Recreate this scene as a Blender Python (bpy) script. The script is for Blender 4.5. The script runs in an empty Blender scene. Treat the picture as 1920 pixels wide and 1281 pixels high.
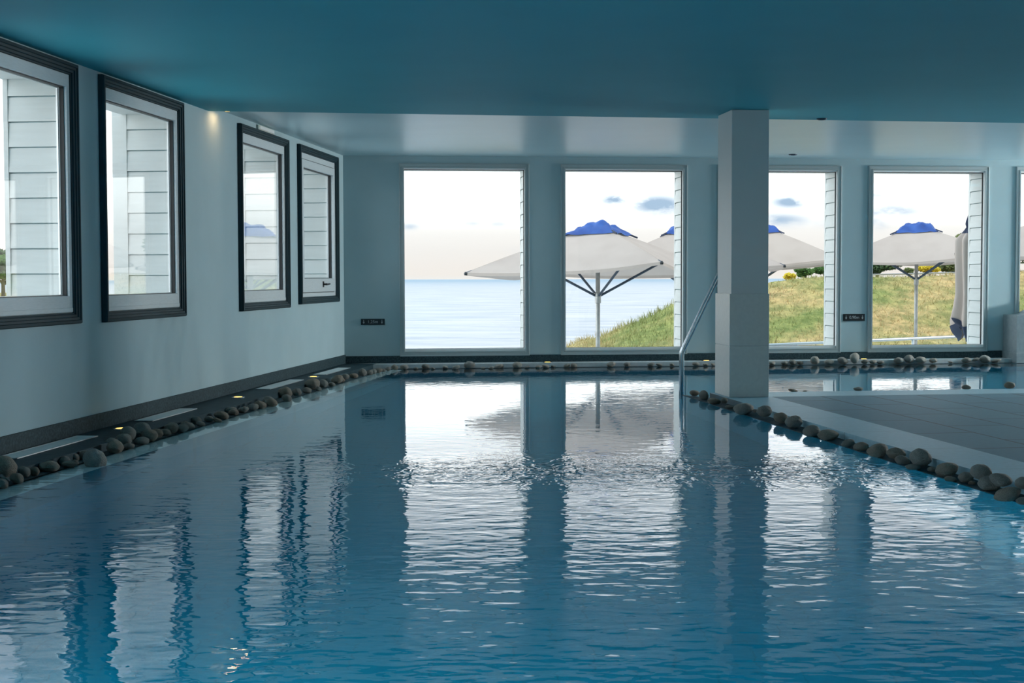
import bpy, math, random
import numpy as np
from mathutils import Vector, Matrix, noise as mnoise

random.seed(7)
D = bpy.data
SC = bpy.context.scene
COL = SC.collection

# ------------------------------------------------------------------ camera model (50 mm, eye 1 m above the deck)
F = 1920 * 50 / 36
PITCH = math.atan(120.5 / F)
ROLL = math.radians(0.15)
EYE = Vector((0, 0, 1.0))


def ray(px, py):
    dx, dy = px - 960, py - 640.5
    c, s = math.cos(ROLL), math.sin(ROLL)
    dx, dy = dx * c - dy * s, dx * s + dy * c
    d = Vector((dx / F, 1.0, -dy / F))
    c, s = math.cos(PITCH), math.sin(PITCH)
    return Vector((d.x, d.y * c + d.z * s, -d.y * s + d.z * c))


def on_z(px, py, z=0.0):
    r = ray(px, py)
    return EYE + r * ((z - 1.0) / r.z)


def on_plane(px, py, p, n):
    r = ray(px, py)
    return EYE + r * ((p - EYE).dot(n) / r.dot(n))


def at_depth(px, py, Y):
    r = ray(px, py)
    return EYE + r * (Y / r.y)


# ------------------------------------------------------------------ frames: (origin, along, inward normal)
CORNER = Vector((-1.9533, 16.5543, 0))
DL = Vector((-0.111598, -0.993753, 0)); NL = Vector((0.993753, -0.111598, 0))
DF = Vector((0.993902, 0.110265, 0));   NF = Vector((0.110265, -0.993902, 0))
UP = Vector((0, 0, 1))


class Frame:
    def __init__(s, o, u, v):
        s.o, s.u, s.v = o, u, v

    def p(s, a, b, z):
        return s.o + s.u * a + s.v * b + UP * z


FL = Frame(CORNER, DL, NL)      # left wall: a = distance from far corner towards camera, b = into the room
FF = Frame(CORNER, DF, NF)      # far wall:  a = from left corner to the right, b = into the room
_r = math.radians(-1.45)
DU = Vector((DF.x * math.cos(_r) - DF.y * math.sin(_r), DF.x * math.sin(_r) + DF.y * math.cos(_r), 0))
DECK0 = FF.p(3.150, 4.70, 0)
# deck frame: a = right along its far edge, b = towards camera along its left edge
_far = (FF.p(6.019, 4.658, 0) - FF.p(3.694, 4.714, 0)).normalized()
_near = (FF.p(3.295, 10.074, 0) - FF.p(3.151, 4.716, 0)).normalized()
FD = Frame(FF.p(3.151, 4.727, 0), _far, _near)
WORLD = Frame(Vector((0, 0, 0)), Vector((1, 0, 0)), Vector((0, 1, 0)))


# ------------------------------------------------------------------ mesh builder
class MB:
    def __init__(s):
        s.v, s.f, s.uv = [], [], None

    def add(s, vs, fs):
        k = len(s.v)
        s.v += [tuple(v) for v in vs]
        s.f += [tuple(i + k for i in f) for f in fs]
        return s

    def box(s, fr, a0, a1, b0, b1, z0, z1):
        vs = [fr.p(a, b, z) for z in (z0, z1) for a, b in ((a0, b0), (a1, b0), (a1, b1), (a0, b1))]
        return s.add(vs, [(0, 1, 2, 3), (4, 5, 6, 7), (0, 1, 5, 4), (1, 2, 6, 5), (2, 3, 7, 6), (3, 0, 4, 7)])

    def hexa(s, vs):
        return s.add(vs, [(0, 1, 2, 3), (4, 5, 6, 7), (0, 1, 5, 4), (1, 2, 6, 5), (2, 3, 7, 6), (3, 0, 4, 7)])

    def ring(s, fr, a0, a1, z0, z1, wl, wr, wb, wt, b0, b1):
        """rectangular frame in the wall plane, outer a0..a1 x z0..z1, with member widths, from b0 to b1"""
        o = [(a0, z0), (a1, z0), (a1, z1), (a0, z1)]
        i = [(a0 + wl, z0 + wb), (a1 - wr, z0 + wb), (a1 - wr, z1 - wt), (a0 + wl, z1 - wt)]
        vs = [fr.p(a, b, z) for b in (b0, b1) for loop in (o, i) for a, z in loop]
        fs = []
        for k in range(4):
            n = (k + 1) % 4
            fs += [(k, n, 4 + n, 4 + k), (8 + k, 8 + n, 12 + n, 12 + k), (k, n, 8 + n, 8 + k), (4 + k, 4 + n, 12 + n, 12 + k)]
        return s.add(vs, fs)

    def moulding(s, fr, a0, a1, z0, z1, prof):
        """mitred picture-frame moulding; prof = [(inset from the outer edge, height off the wall)]"""
        loops = []
        for ins, h in prof:
            loops.append([fr.p(a0 + ins, h, z0 + ins), fr.p(a1 - ins, h, z0 + ins), fr.p(a1 - ins, h, z1 - ins), fr.p(a0 + ins, h, z1 - ins)])
        vs = [p for l in loops for p in l]
        fs = []
        for j in range(len(prof) - 1):
            for k in range(4):
                n = (k + 1) % 4
                fs.append((4 * j + k, 4 * j + n, 4 * j + 4 + n, 4 * j + 4 + k))
        return s.add(vs, fs)

    def tube(s, pts, r, n=12, caps=True):
        pts = [Vector(p) for p in pts]
        rs = r if isinstance(r, (list, tuple)) else [r] * len(pts)
        k = len(s.v)
        prev = None
        for i, p in enumerate(pts):
            t = (pts[min(i + 1, len(pts) - 1)] - pts[max(i - 1, 0)]).normalized()
            if prev is None:
                x = t.orthogonal().normalized()
            else:
                x = (prev - t * prev.dot(t)).normalized()
            prev = x
            y = t.cross(x)
            for j in range(n):
                a = 2 * math.pi * j / n
                s.v.append(tuple(p + (x * math.cos(a) + y * math.sin(a)) * rs[i]))
        for i in range(len(pts) - 1):
            for j in range(n):
                a, b = k + i * n + j, k + i * n + (j + 1) % n
                s.f.append((a, b, b + n, a + n))
        if caps:
            s.f.append(tuple(k + j for j in range(n))[::-1])
            s.f.append(tuple(k + (len(pts) - 1) * n + j for j in range(n)))
        return s

    def lathe(s, c, prof, n=24):
        """prof = [(radius, z)] around the vertical through c"""
        k = len(s.v)
        for r, z in prof:
            for j in range(n):
                a = 2 * math.pi * j / n
                s.v.append((c[0] + r * math.cos(a), c[1] + r * math.sin(a), c[2] + z))
        for i in range(len(prof) - 1):
            for j in range(n):
                a, b = k + i * n + j, k + i * n + (j + 1) % n
                s.f.append((a, b, b + n, a + n))
        s.f.append(tuple(k + j for j in range(n))[::-1])
        s.f.append(tuple(k + (len(prof) - 1) * n + j for j in range(n)))
        return s

    def grid(s, fn, nu, nv):
        k = len(s.v)
        for i in range(nu + 1):
            for j in range(nv + 1):
                s.v.append(tuple(fn(i / nu, j / nv)))
        w = nv + 1
        for i in range(nu):
            for j in range(nv):
                a = k + i * w + j
                s.f.append((a, a + w, a + w + 1, a + 1))
        return s

    def build(s, name, mat=None, parent=None, smooth=False, bevel=0, recalc=True, origin=None):
        me = D.meshes.new(name)
        vs = s.v
        if parent is not None:
            off = parent['_org']
            vs = [(v[0] - off[0], v[1] - off[1], v[2] - off[2]) for v in vs]
        elif origin is not None:
            vs = [(v[0] - origin[0], v[1] - origin[1], v[2] - origin[2]) for v in vs]
        me.from_pydata(vs, [], s.f)
        me.update()
        if recalc:
            import bmesh
            bm = bmesh.new(); bm.from_mesh(me)
            bmesh.ops.recalc_face_normals(bm, faces=bm.faces)
            bm.to_mesh(me); bm.free()
        if smooth:
            me.polygons.foreach_set('use_smooth', [True] * len(me.polygons))
        o = D.objects.new(name, me)
        COL.objects.link(o)
        if mat:
            me.materials.append(mat)
        if parent is not None:
            o.parent = parent
            o['_org'] = tuple(parent['_org'])
        elif origin is not None:
            o.location = origin
            o['_org'] = tuple(origin)
        else:
            o['_org'] = (0.0, 0.0, 0.0)
        if bevel:
            m = o.modifiers.new('bevel', 'BEVEL'); m.width = bevel; m.segments = 2
            m.limit_method = 'ANGLE'; m.angle_limit = math.radians(40)
        if smooth == 'auto':
            me.polygons.foreach_set('use_smooth', [False] * len(me.polygons))
        return o


def empty(name, loc):
    o = D.objects.new(name, None)
    COL.objects.link(o)
    o.location = loc
    o['_org'] = tuple(loc)
    return o


def tag(o, label=None, cat=None, group=None, kind=None):
    if label: o['label'] = label
    if cat: o['category'] = cat
    if group: o['group'] = group
    if kind: o['kind'] = kind
    return o


# ------------------------------------------------------------------ materials
def mat(name, color=(.5, .5, .5), rough=.6, metal=0.0, spec=.5):
    m = D.materials.new(name); m.use_nodes = True
    b = m.node_tree.nodes['Principled BSDF']
    b.inputs['Base Color'].default_value = (*color, 1)
    b.inputs['Roughness'].default_value = rough
    b.inputs['Metallic'].default_value = metal
    b.inputs['Specular IOR Level'].default_value = spec
    return m


def N(m, t, **kw):
    n = m.node_tree.nodes.new(t)
    for k, v in kw.items():
        setattr(n, k, v)
    return n


def LK(m, a, b):
    m.node_tree.links.new(a, b)


def noise_mat(name, c1, c2, scale=5, rough=.6, bump=0.0, detail=4, stretch=None, spec=.5, bscale=None, lo=.35, hi=.65, coord='Object', metal=0.0):
    m = mat(name, c1, rough, metal, spec)
    b = m.node_tree.nodes['Principled BSDF']
    tc = N(m, 'ShaderNodeTexCoord')
    src = tc.outputs[coord]
    if stretch:
        mp = N(m, 'ShaderNodeMapping'); mp.inputs['Scale'].default_value = stretch
        LK(m, src, mp.inputs[0]); src = mp.outputs[0]
    n = N(m, 'ShaderNodeTexNoise'); n.inputs['Scale'].default_value = scale; n.inputs['Detail'].default_value = detail
    LK(m, src, n.inputs['Vector'])
    r = N(m, 'ShaderNodeValToRGB')
    r.color_ramp.elements[0].position = lo; r.color_ramp.elements[1].position = hi
    r.color_ramp.elements[0].color = (*c1, 1); r.color_ramp.elements[1].color = (*c2, 1)
    LK(m, n.outputs['Fac'], r.inputs[0]); LK(m, r.outputs[0], b.inputs['Base Color'])
    if bump:
        n2 = N(m, 'ShaderNodeTexNoise'); n2.inputs['Scale'].default_value = bscale or scale * 4; n2.inputs['Detail'].default_value = 3
        LK(m, src, n2.inputs['Vector'])
        bp = N(m, 'ShaderNodeBump'); bp.inputs['Strength'].default_value = 1; bp.inputs['Distance'].default_value = bump
        LK(m, n2.outputs['Fac'], bp.inputs['Height']); LK(m, bp.outputs[0], b.inputs['Normal'])
    return m


def schlick(m, f0, normal=None):
    """reflectance of a dielectric sheet, the same from both sides"""
    lw = N(m, 'ShaderNodeLayerWeight'); lw.inputs['Blend'].default_value = .5
    if normal: LK(m, normal, lw.inputs['Normal'])
    pw = N(m, 'ShaderNodeMath', operation='POWER'); pw.inputs[1].default_value = 5
    LK(m, lw.outputs['Facing'], pw.inputs[0])
    ma = N(m, 'ShaderNodeMath', operation='MULTIPLY_ADD'); ma.inputs[1].default_value = 1 - f0; ma.inputs[2].default_value = f0
    LK(m, pw.outputs[0], ma.inputs[0])
    return ma.outputs[0]


def glass_mat(name, tint=(.97, .985, .98)):
    m = D.materials.new(name); m.use_nodes = True
    nt = m.node_tree; nt.nodes.clear()
    out = N(m, 'ShaderNodeOutputMaterial')
    tr = N(m, 'ShaderNodeBsdfTransparent'); tr.inputs[0].default_value = (*tint, 1)
    gl = N(m, 'ShaderNodeBsdfGlossy'); gl.inputs['Roughness'].default_value = 0.0; gl.inputs['Color'].default_value = (1, 1, 1, 1)
    mx = N(m, 'ShaderNodeMixShader')
    LK(m, schlick(m, .035), mx.inputs[0]); LK(m, tr.outputs[0], mx.inputs[1]); LK(m, gl.outputs[0], mx.inputs[2])
    LK(m, mx.outputs[0], out.inputs[0])
    return m


def math_chain(m, op, a, b=None, c=None):
    n = N(m, 'ShaderNodeMath', operation=op)
    for i, x in enumerate((a, b, c)):
        if x is None: continue
        if isinstance(x, (int, float)): n.inputs[i].default_value = x
        else: LK(m, x, n.inputs[i])
    return n.outputs[0]


def water_mat():
    m = D.materials.new('pool water'); m.use_nodes = True
    m.node_tree.nodes.clear()
    out = N(m, 'ShaderNodeOutputMaterial')
    tc = N(m, 'ShaderNodeTexCoord')
    sep = N(m, 'ShaderNodeSeparateXYZ'); LK(m, tc.outputs['Object'], sep.inputs[0])
    X, Y = sep.outputs[0], sep.outputs[1]

    def nz(scale, detail=2, rough=.5, dist=0.0, stretch=(1, 1, 1)):
        mp = N(m, 'ShaderNodeMapping'); mp.inputs['Scale'].default_value = stretch
        LK(m, tc.outputs['Object'], mp.inputs[0])
        n = N(m, 'ShaderNodeTexNoise'); n.inputs['Scale'].default_value = scale; n.inputs['Detail'].default_value = detail
        n.inputs['Roughness'].default_value = rough; n.inputs['Distortion'].default_value = dist
        LK(m, mp.outputs[0], n.inputs['Vector'])
        return n.outputs['Fac']

    def gauss(x, c, w):
        d = math_chain(m, 'DIVIDE', math_chain(m, 'SUBTRACT', x, c), w)
        return math_chain(m, 'POWER', 2.71828, math_chain(m, 'MULTIPLY', math_chain(m, 'MULTIPLY', d, d), -1.0))

    near = N(m, 'ShaderNodeMapRange'); near.interpolation_type = 'SMOOTHSTEP'
    LK(m, Y, near.inputs['Value'])
    near.inputs['From Min'].default_value = 9.6; near.inputs['From Max'].default_value = 6.2
    near.inputs['To Min'].default_value = 0.22; near.inputs['To Max'].default_value = 1.0
    patch = N(m, 'ShaderNodeMapRange'); LK(m, nz(.5, 1), patch.inputs['Value'])
    patch.inputs['From Min'].default_value = .35; patch.inputs['From Max'].default_value = .65
    patch.inputs['To Min'].default_value = .55; patch.inputs['To Max'].default_value = 1.25
    wav = math_chain(m, 'MULTIPLY', math_chain(m, 'MULTIPLY', near.outputs[0], patch.outputs[0]), WATER_RIPPLE)
    h1 = math_chain(m, 'MULTIPLY', nz(8.5, 1.5, .45, .3, (.75, 1.25, 1)), wav)
    h3 = math_chain(m, 'MULTIPLY', nz(21.0, 1, .4, .2, (.8, 1.2, 1)), math_chain(m, 'MULTIPLY', wav, .22))
    # the stirred band across the middle of the pool
    band = gauss(Y, 7.65, .52)
    side = N(m, 'ShaderNodeMapRange'); LK(m, X, side.inputs['Value'])
    side.inputs['From Min'].default_value = -1.1; side.inputs['From Max'].default_value = -.3
    bm_ = math_chain(m, 'MULTIPLY', math_chain(m, 'MULTIPLY', band, side.outputs[0]), WATER_BAND)
    h2 = math_chain(m, 'MULTIPLY', nz(11, 2, .6, .5, (1.2, .8, 1)), bm_)
    h = math_chain(m, 'ADD', math_chain(m, 'ADD', h1, h3), h2)
    bp = N(m, 'ShaderNodeBump'); bp.inputs['Strength'].default_value = 1; bp.inputs['Distance'].default_value = 1.0
    LK(m, h, bp.inputs['Height'])
    gl = N(m, 'ShaderNodeBsdfGlass'); gl.inputs['Roughness'].default_value = 0.0; gl.inputs['IOR'].default_value = 1.33
    LK(m, bp.outputs[0], gl.inputs['Normal'])
    LK(m, gl.outputs[0], out.inputs[0])
    return m


WATER_RIPPLE = .0046
WATER_BAND = .016

M = {}
M['wall'] = noise_mat('painted plaster', (.385, .51, .535), (.405, .53, .555), 3, .75, .0004, bscale=120, spec=.25)
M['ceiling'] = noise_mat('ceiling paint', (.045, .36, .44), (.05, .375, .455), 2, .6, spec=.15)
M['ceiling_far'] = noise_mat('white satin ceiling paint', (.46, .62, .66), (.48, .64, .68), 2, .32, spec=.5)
M['column_paint'] = noise_mat('column paint', (.66, .67, .655), (.68, .69, .675), 3, .7, .0004, bscale=150, spec=.25)
M['column_tile'] = noise_mat('column cladding tile', (.66, .65, .61), (.70, .69, .645), 30, .45, .0003, bscale=200, spec=.4)
M['slate'] = noise_mat('dark slate floor', (.016, .040, .050), (.026, .058, .070), 14, .6, .0006, spec=.15, bscale=80)
M['plinth'] = noise_mat('dark granite plinth', (.015, .036, .044), (.045, .082, .092), 60, .65, .0004, spec=.2, bscale=150, lo=.4, hi=.7)
M['dark_frame'] = noise_mat('dark grey wood frame', (.012, .034, .042), (.016, .040, .049), 6, .6, spec=.2)
M['sash'] = noise_mat('painted window sash', (.55, .60, .61), (.60, .645, .655), 8, .45, .0003, stretch=(2, 2, 20))
M['white_frame'] = mat('white window frame', (.38, .44, .445), .5)
M['jamb'] = mat('bright window lining', (.80, .81, .79), .4)
M['gasket'] = mat('black gasket', (.012, .014, .016), .5)
M['glass'] = glass_mat('window glass')
M['siding'] = noise_mat('white painted clapboard', (.56, .57, .54), (.60, .61, .58), 4, .5, .0004, stretch=(1, 1, 8))
M['steel'] = noise_mat('brushed stainless steel', (.50, .52, .54), (.60, .62, .64), 30, .22, metal=1.0)
M['alu'] = mat('brushed aluminium', (.62, .65, .66), .38, .9)
M['dark_metal'] = mat('dark blue grey metal', (.025, .045, .075), .4, .3)
M['black'] = mat('black plastic', (.012, .013, .015), .35)
M['letter'] = mat('pale engraving', (.45, .47, .47), .5)
M['basin'] = None
M['lip'] = noise_mat('pale blue tile', (.60, .90, .96), (.66, .93, .98), 20, .35)
M['grille'] = noise_mat('pale floor grille', (.70, .78, .78), (.76, .84, .84), 40, .35)
M['partition'] = noise_mat('grey wall tile', (.20, .245, .255), (.24, .285, .295), 20, .5)
M['light_plastic'] = mat('cream plastic', (.62, .66, .58), .4)

# brick/tile floor for the pool deck
def deck_mat(name, c1, c2, mortar, bw, bh, rough=.5, rot=0.0, ms=.004):
    m = mat(name, c1, rough, 0.0, .22)
    b = m.node_tree.nodes['Principled BSDF']
    tc = N(m, 'ShaderNodeTexCoord')
    mp = N(m, 'ShaderNodeMapping'); mp.inputs['Rotation'].default_value = (0, 0, rot)
    LK(m, tc.outputs['Object'], mp.inputs[0])
    br = N(m, 'ShaderNodeTexBrick'); br.inputs['Scale'].default_value = 1
    br.inputs['Brick Width'].default_value = bw; br.inputs['Row Height'].default_value = bh
    br.inputs['Mortar Size'].default_value = ms; br.inputs['Mortar Smooth'].default_value = .2
    br.inputs['Color1'].default_value = (*c1, 1); br.inputs['Color2'].default_value = (*c2, 1); br.inputs['Mortar'].default_value = (*mortar, 1)
    br.offset = .5
    LK(m, mp.outputs[0], br.inputs['Vector'])
    n = N(m, 'ShaderNodeTexNoise'); n.inputs['Scale'].default_value = 26; n.inputs['Detail'].default_value = 6
    LK(m, tc.outputs['Object'], n.inputs['Vector'])
    mr = N(m, 'ShaderNodeMapRange'); mr.inputs['To Min'].default_value = .82; mr.inputs['To Max'].default_value = 1.18
    LK(m, n.outputs['Fac'], mr.inputs['Value'])
    mx = N(m, 'ShaderNodeMix', data_type='RGBA', blend_type='MULTIPLY'); mx.inputs['Factor'].default_value = 1
    LK(m, br.outputs['Color'], mx.inputs['A']); LK(m, mr.outputs[0], mx.inputs['B'])
    LK(m, mx.outputs['Result'], b.inputs['Base Color'])
    n2 = N(m, 'ShaderNodeTexNoise'); n2.inputs['Scale'].default_value = 90; n2.inputs['Detail'].default_value = 3
    LK(m, tc.outputs['Object'], n2.inputs['Vector'])
    bp = N(m, 'ShaderNodeBump'); bp.inputs['Distance'].default_value = .0012
    LK(m, n2.outputs['Fac'], bp.inputs['Height']); LK(m, bp.outputs[0], b.inputs['Normal'])
    return m


M['deck_tile'] = deck_mat('slate deck tile', (.065, .18, .24), (.08, .205, .265), (.015, .045, .06), .80, .42, .5, math.radians(90), .011)
M['deck_border'] = deck_mat('deck edge slab', (.29, .48, .56), (.31, .50, .58), (.09, .15, .18), .9, 3.0, .42, math.radians(90), .003)
M['basin'] = deck_mat('teal pool tile', (.001, .29, .45), (.002, .30, .465), (.001, .24, .37), .3, .3, .5, 0, .004)

# ------------------------------------------------------------------ the room shell
W_OUT = -.40                      # thick walls, the windows sit at the inner face
CEIL, CEIL2 = 2.372, 2.415


def wall_mesh(fr, a0, a1, z0, z1, b0, b1, holes):
    mb = MB()
    cur = a0
    for (h0, h1, hz0, hz1) in sorted(holes):
        if h0 > cur: mb.box(fr, cur, h0, b0, b1, z0, z1)
        mb.box(fr, h0, h1, b0, b1, z0, hz0)
        mb.box(fr, h0, h1, b0, b1, hz1, z1)
        cur = h1
    mb.box(fr, cur, a1, b0, b1, z0, z1)
    return mb


LEFT_WINDOWS = [(7.49, 9.06, .712, 2.355), (5.515, 7.09, .705, 2.355), (2.47, 4.04, .705, 2.358), (.37, 2.04, .728, 2.362),
                (10.54, 12.11, .705, 2.355), (12.52, 14.09, .705, 2.355), (15.57, 17.14, .705, 2.355)]
FAR_WINDOWS = [(.696, 2.124), (2.597, 4.022), (4.492, 5.918), (6.355, 7.775), (8.22, 9.64)]
FZ0, FZ1 = .155, 2.268
lh = [(a0 + .085, a1 - .085, z0 + .10, z1 - .085) for a0, a1, z0, z1 in LEFT_WINDOWS]
fh = [(a0 - .012, a1 + .012, FZ0 - .012, FZ1 + .012) for a0, a1 in FAR_WINDOWS]
tag(wall_mesh(FL, -.5, 21, -1.5, 2.7, W_OUT, 0, lh).build('wall_left', M['wall']), kind='structure')
tag(wall_mesh(FF, -.02, 13, -1.5, 2.7, -.45, 0, fh).build('wall_far', M['wall']), kind='structure')
c_r = FF.p(13, 0, 0)
FRt = Frame(c_r, NF, -DF)
tag(MB().box(FRt, -.5, 22, -.3, 0, -1.5, 2.7).build('wall_right', M['wall']), kind='structure')
FBk = Frame(FF.p(-9, 20.5, 0), DF, -NF)
tag(MB().box(FBk, 0, 22.3, -.3, 0, -1.5, 2.7).build('wall_back', M['wall']), kind='structure')

# ceiling: the near slab sits a few centimetres lower than the strip along the far windows
def prism(pts, z0, z1):
    n = len(pts)
    vs = [Vector((p.x, p.y, z0)) for p in pts] + [Vector((p.x, p.y, z1)) for p in pts]
    fs = [tuple(range(n)), tuple(range(n, 2 * n))] + [(i, (i + 1) % n, n + (i + 1) % n, n + i) for i in range(n)]
    return MB().add(vs, fs)


e0, e1 = FL.p(4.83, -.05, 0), FF.p(13, 4.13, 0)
ed = (e1 - e0).normalized(); en = Vector((ed.y, -ed.x, 0))
FE = Frame(e0, ed, en)
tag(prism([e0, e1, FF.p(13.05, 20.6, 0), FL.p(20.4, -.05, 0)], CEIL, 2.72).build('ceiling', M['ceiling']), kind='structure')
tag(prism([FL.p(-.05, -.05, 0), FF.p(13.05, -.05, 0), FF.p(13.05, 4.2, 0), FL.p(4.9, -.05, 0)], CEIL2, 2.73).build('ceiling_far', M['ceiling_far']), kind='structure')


# floor strips, gutter ledges and pool basin ------------------------------------------------
WZ = -.05
LEDGE = -.047
SMAX = 20.0


def wl(s): return .552 - .0105 * s          # waterline, distance from the left wall
FEDGE = .38                                  # slate strip width on the left
VW = .40                                     # waterline, distance from the far wall
VF = .27
fl = MB()
fl.box(FL, 0, SMAX, 0, FEDGE, -.6, 0)
tag(fl.build('floor', M['slate']), kind='structure')
M['lit_slab'] = noise_mat('window lit stone slab', (.50, .56, .57), (.58, .63, .64), 14, .45, .0005, bscale=80)  # window light on the far floor strip, put into the stone colour
tag(prism([FL.p(.0, FEDGE, 0), FL.p(0, .02, 0), FF.p(12.9, 0, 0), FF.p(12.9, VF, 0), FF.p(.30, VF, 0)], -.6, -.0005).build('floor_far', M['lit_slab']), kind='structure')
ml = prism([FL.p(0, FEDGE, 0), FL.p(SMAX, FEDGE, 0), FL.p(SMAX, wl(SMAX), 0), FL.p(.3, wl(0), 0)], -.6, LEDGE)
q = prism([FF.p(0, VF, 0), FF.p(12.9, VF, 0), FF.p(12.9, VW, 0), FF.p(0, VW, 0)], -.6, LEDGE)
ml.add(q.v, q.f)
tag(ml.build('floor_gutter', M['slate']), kind='structure')
# pale tiled lip just under the surface
lip = prism([FL.p(.2, wl(0), 0), FL.p(SMAX, wl(SMAX), 0), FL.p(SMAX, wl(SMAX) + .14, 0), FL.p(.2, wl(0) + .20, 0)], -.62, -.066)
tag(lip.build('trim_1', M['lip']), kind='structure')

# deck
DT = FD
dk = MB().box(FD, .40, 9.6, .48, 12.5, -.6, 0)
o = dk.build('floor_deck', M['deck_tile'], origin=FD.p(.40, .48, 0))
tag(o, kind='structure')
rotz = math.atan2(FD.u.y, FD.u.x)


def rot_local(o):
    """turn the object's own axes to the deck frame so its tile pattern follows the edges"""
    R = Matrix.Rotation(-rotz, 4, 'Z')
    o.data.transform(R); o.rotation_euler = (0, 0, rotz)


rot_local(o)
bd = MB()
bd.box(FD, 0, .40, 0, 12.5, -.6, .001)
bd.box(FD, .40, 9.6, 0, .48, -.6, .001)
o = bd.build('trim_2', M['deck_border'], origin=FD.p(0, 0, 0)); rot_local(o)
tag(o, kind='structure')
lg = MB()
lg.box(FD, -.135, 0, -.57, 12.5, -.6, LEDGE)
lg.box(FD, -.135, 9.6, -.10, 0, -.6, LEDGE)
o = MB()
o.v, o.f = [], []
o = prism([FD.p(-.135, -.42, 0), FD.p(0, -.10, 0), FD.p(0, 12.5, 0), FD.p(-.135, 12.5, 0)], -.6, LEDGE)
q = MB().box(FD, 0, 9.6, -.10, 0, -.6, LEDGE); o.add(q.v, q.f)
tag(o.build('trim_3', M['slate']), kind='structure')

# basin and water
bs = MB()
P0, P1, P2, P3 = FL.p(0, .1, 0), FF.p(12.9, .1, 0), FF.p(12.9, 20.2, 0), FL.p(SMAX + .4, .1, 0)
bs.add([P0 + UP * -1.35, P1 + UP * -1.35, P2 + UP * -1.35, P3 + UP * -1.35], [(0, 1, 2, 3)])
for a, b in ((FL.p(.2, wl(0) + .20, -.072), FL.p(SMAX, wl(SMAX) + .14, -.072)),
             (FF.p(0, VW, LEDGE - .01), FF.p(12.9, VW, LEDGE - .01)),
             (FD.p(-.137, -.42, LEDGE - .01), FD.p(-.137, 12.5, LEDGE - .01)),
             (FD.p(-.137, -.42, LEDGE - .01), FD.p(0, -.102, LEDGE - .01)),
             (FD.p(0, -.102, LEDGE - .01), FD.p(9.6, -.102, LEDGE - .01)),
             (FL.p(SMAX, 0, LEDGE - .01), FF.p(12.9, 20.2, LEDGE - .01))):
    bs.add([a, b, Vector((b.x, b.y, -1.35)), Vector((a.x, a.y, -1.35))], [(0, 1, 2, 3)])
tag(bs.build('floor_pool', M['basin'], recalc=False), kind='structure')
wt = MB().add([FL.p(.3, FEDGE + .02, WZ), FF.p(12.9, VF + .02, WZ), FF.p(12.9, 20.3, WZ), FL.p(SMAX + .3, FEDGE - .1, WZ)], [(0, 1, 2, 3)])
o = wt.build('pool_water', water_mat(), recalc=False)
if o.data.polygons[0].normal.z < 0: o.data.flip_normals()
tag(o, 'rippled blue green water filling the indoor pool between the stone edges', 'pool water', kind='stuff')

# baseboards
bb = MB()
tag(MB().box(FL, 0.0, SMAX, 0, .016, 0, .102).build('baseboard_left', M['plinth'], bevel=.002), kind='structure')
tag(MB().box(FF, 0.0, 8.01, 0, .016, 0, .085).build('baseboard_far', M['plinth'], bevel=.002), kind='structure')


# ------------------------------------------------------------------ clapboard reveals outside the windows
def clapboard(mb, p, du, dn, depth, z0, z1, expo=.158):
    """lapped boards on the plane through p spanned by du (horizontal) and z, facing dn"""
    z = z0
    while z < z1 - .01:
        zt = min(z + expo - .008, z1)
        a, b = p + du * 0, p + du * depth
        vs = [a + UP * z, b + UP * z, b + UP * z + dn * .024, a + UP * z + dn * .024,
              a + UP * zt, b + UP * zt, b + UP * zt + dn * .014, a + UP * zt + dn * .014]
        mb.hexa(vs)
        z += expo


tr = 4
for i, (a0, a1, z0, z1) in enumerate(LEFT_WINDOWS):
    h = lh[i]
    mb = MB()
    clapboard(mb, FL.p(h[0], -.055, 0), -FL.v, FL.u, .33, h[2] - .10, h[3] + .02, .160)
    mb.box(FL, h[0] - .05, h[0] + .026, -.50 if i == 1 else -.415, -.385, h[2] - .1, h[3] + .02)
    mb.box(FL, h[0], h[1], -.42, -.055, h[3] - .012, h[3] + .03)
    tag(mb.build('trim_%d' % tr, M['siding']), kind='structure'); tr += 1
for i, (a0, a1) in enumerate(FAR_WINDOWS):
    h = fh[i]
    mb = MB()
    clapboard(mb, FF.p(h[1], -.075, 0), -FF.v, -FF.u, .33, -.05, h[3] + .02, .150)
    mb.box(FF, h[1] - .020, h[1] + .002, -.45, -.405, -.05, h[3] + .02)
    mb.box(FF, h[0], h[1], -.45, -.075, h[3] - .008, h[3] + .02)
    mb.box(FF, h[0], h[1], -.40, -.075, h[2] - .03, h[2] - .004)
    tag(mb.build('trim_%d' % tr, M['siding']), kind='structure'); tr += 1


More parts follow.
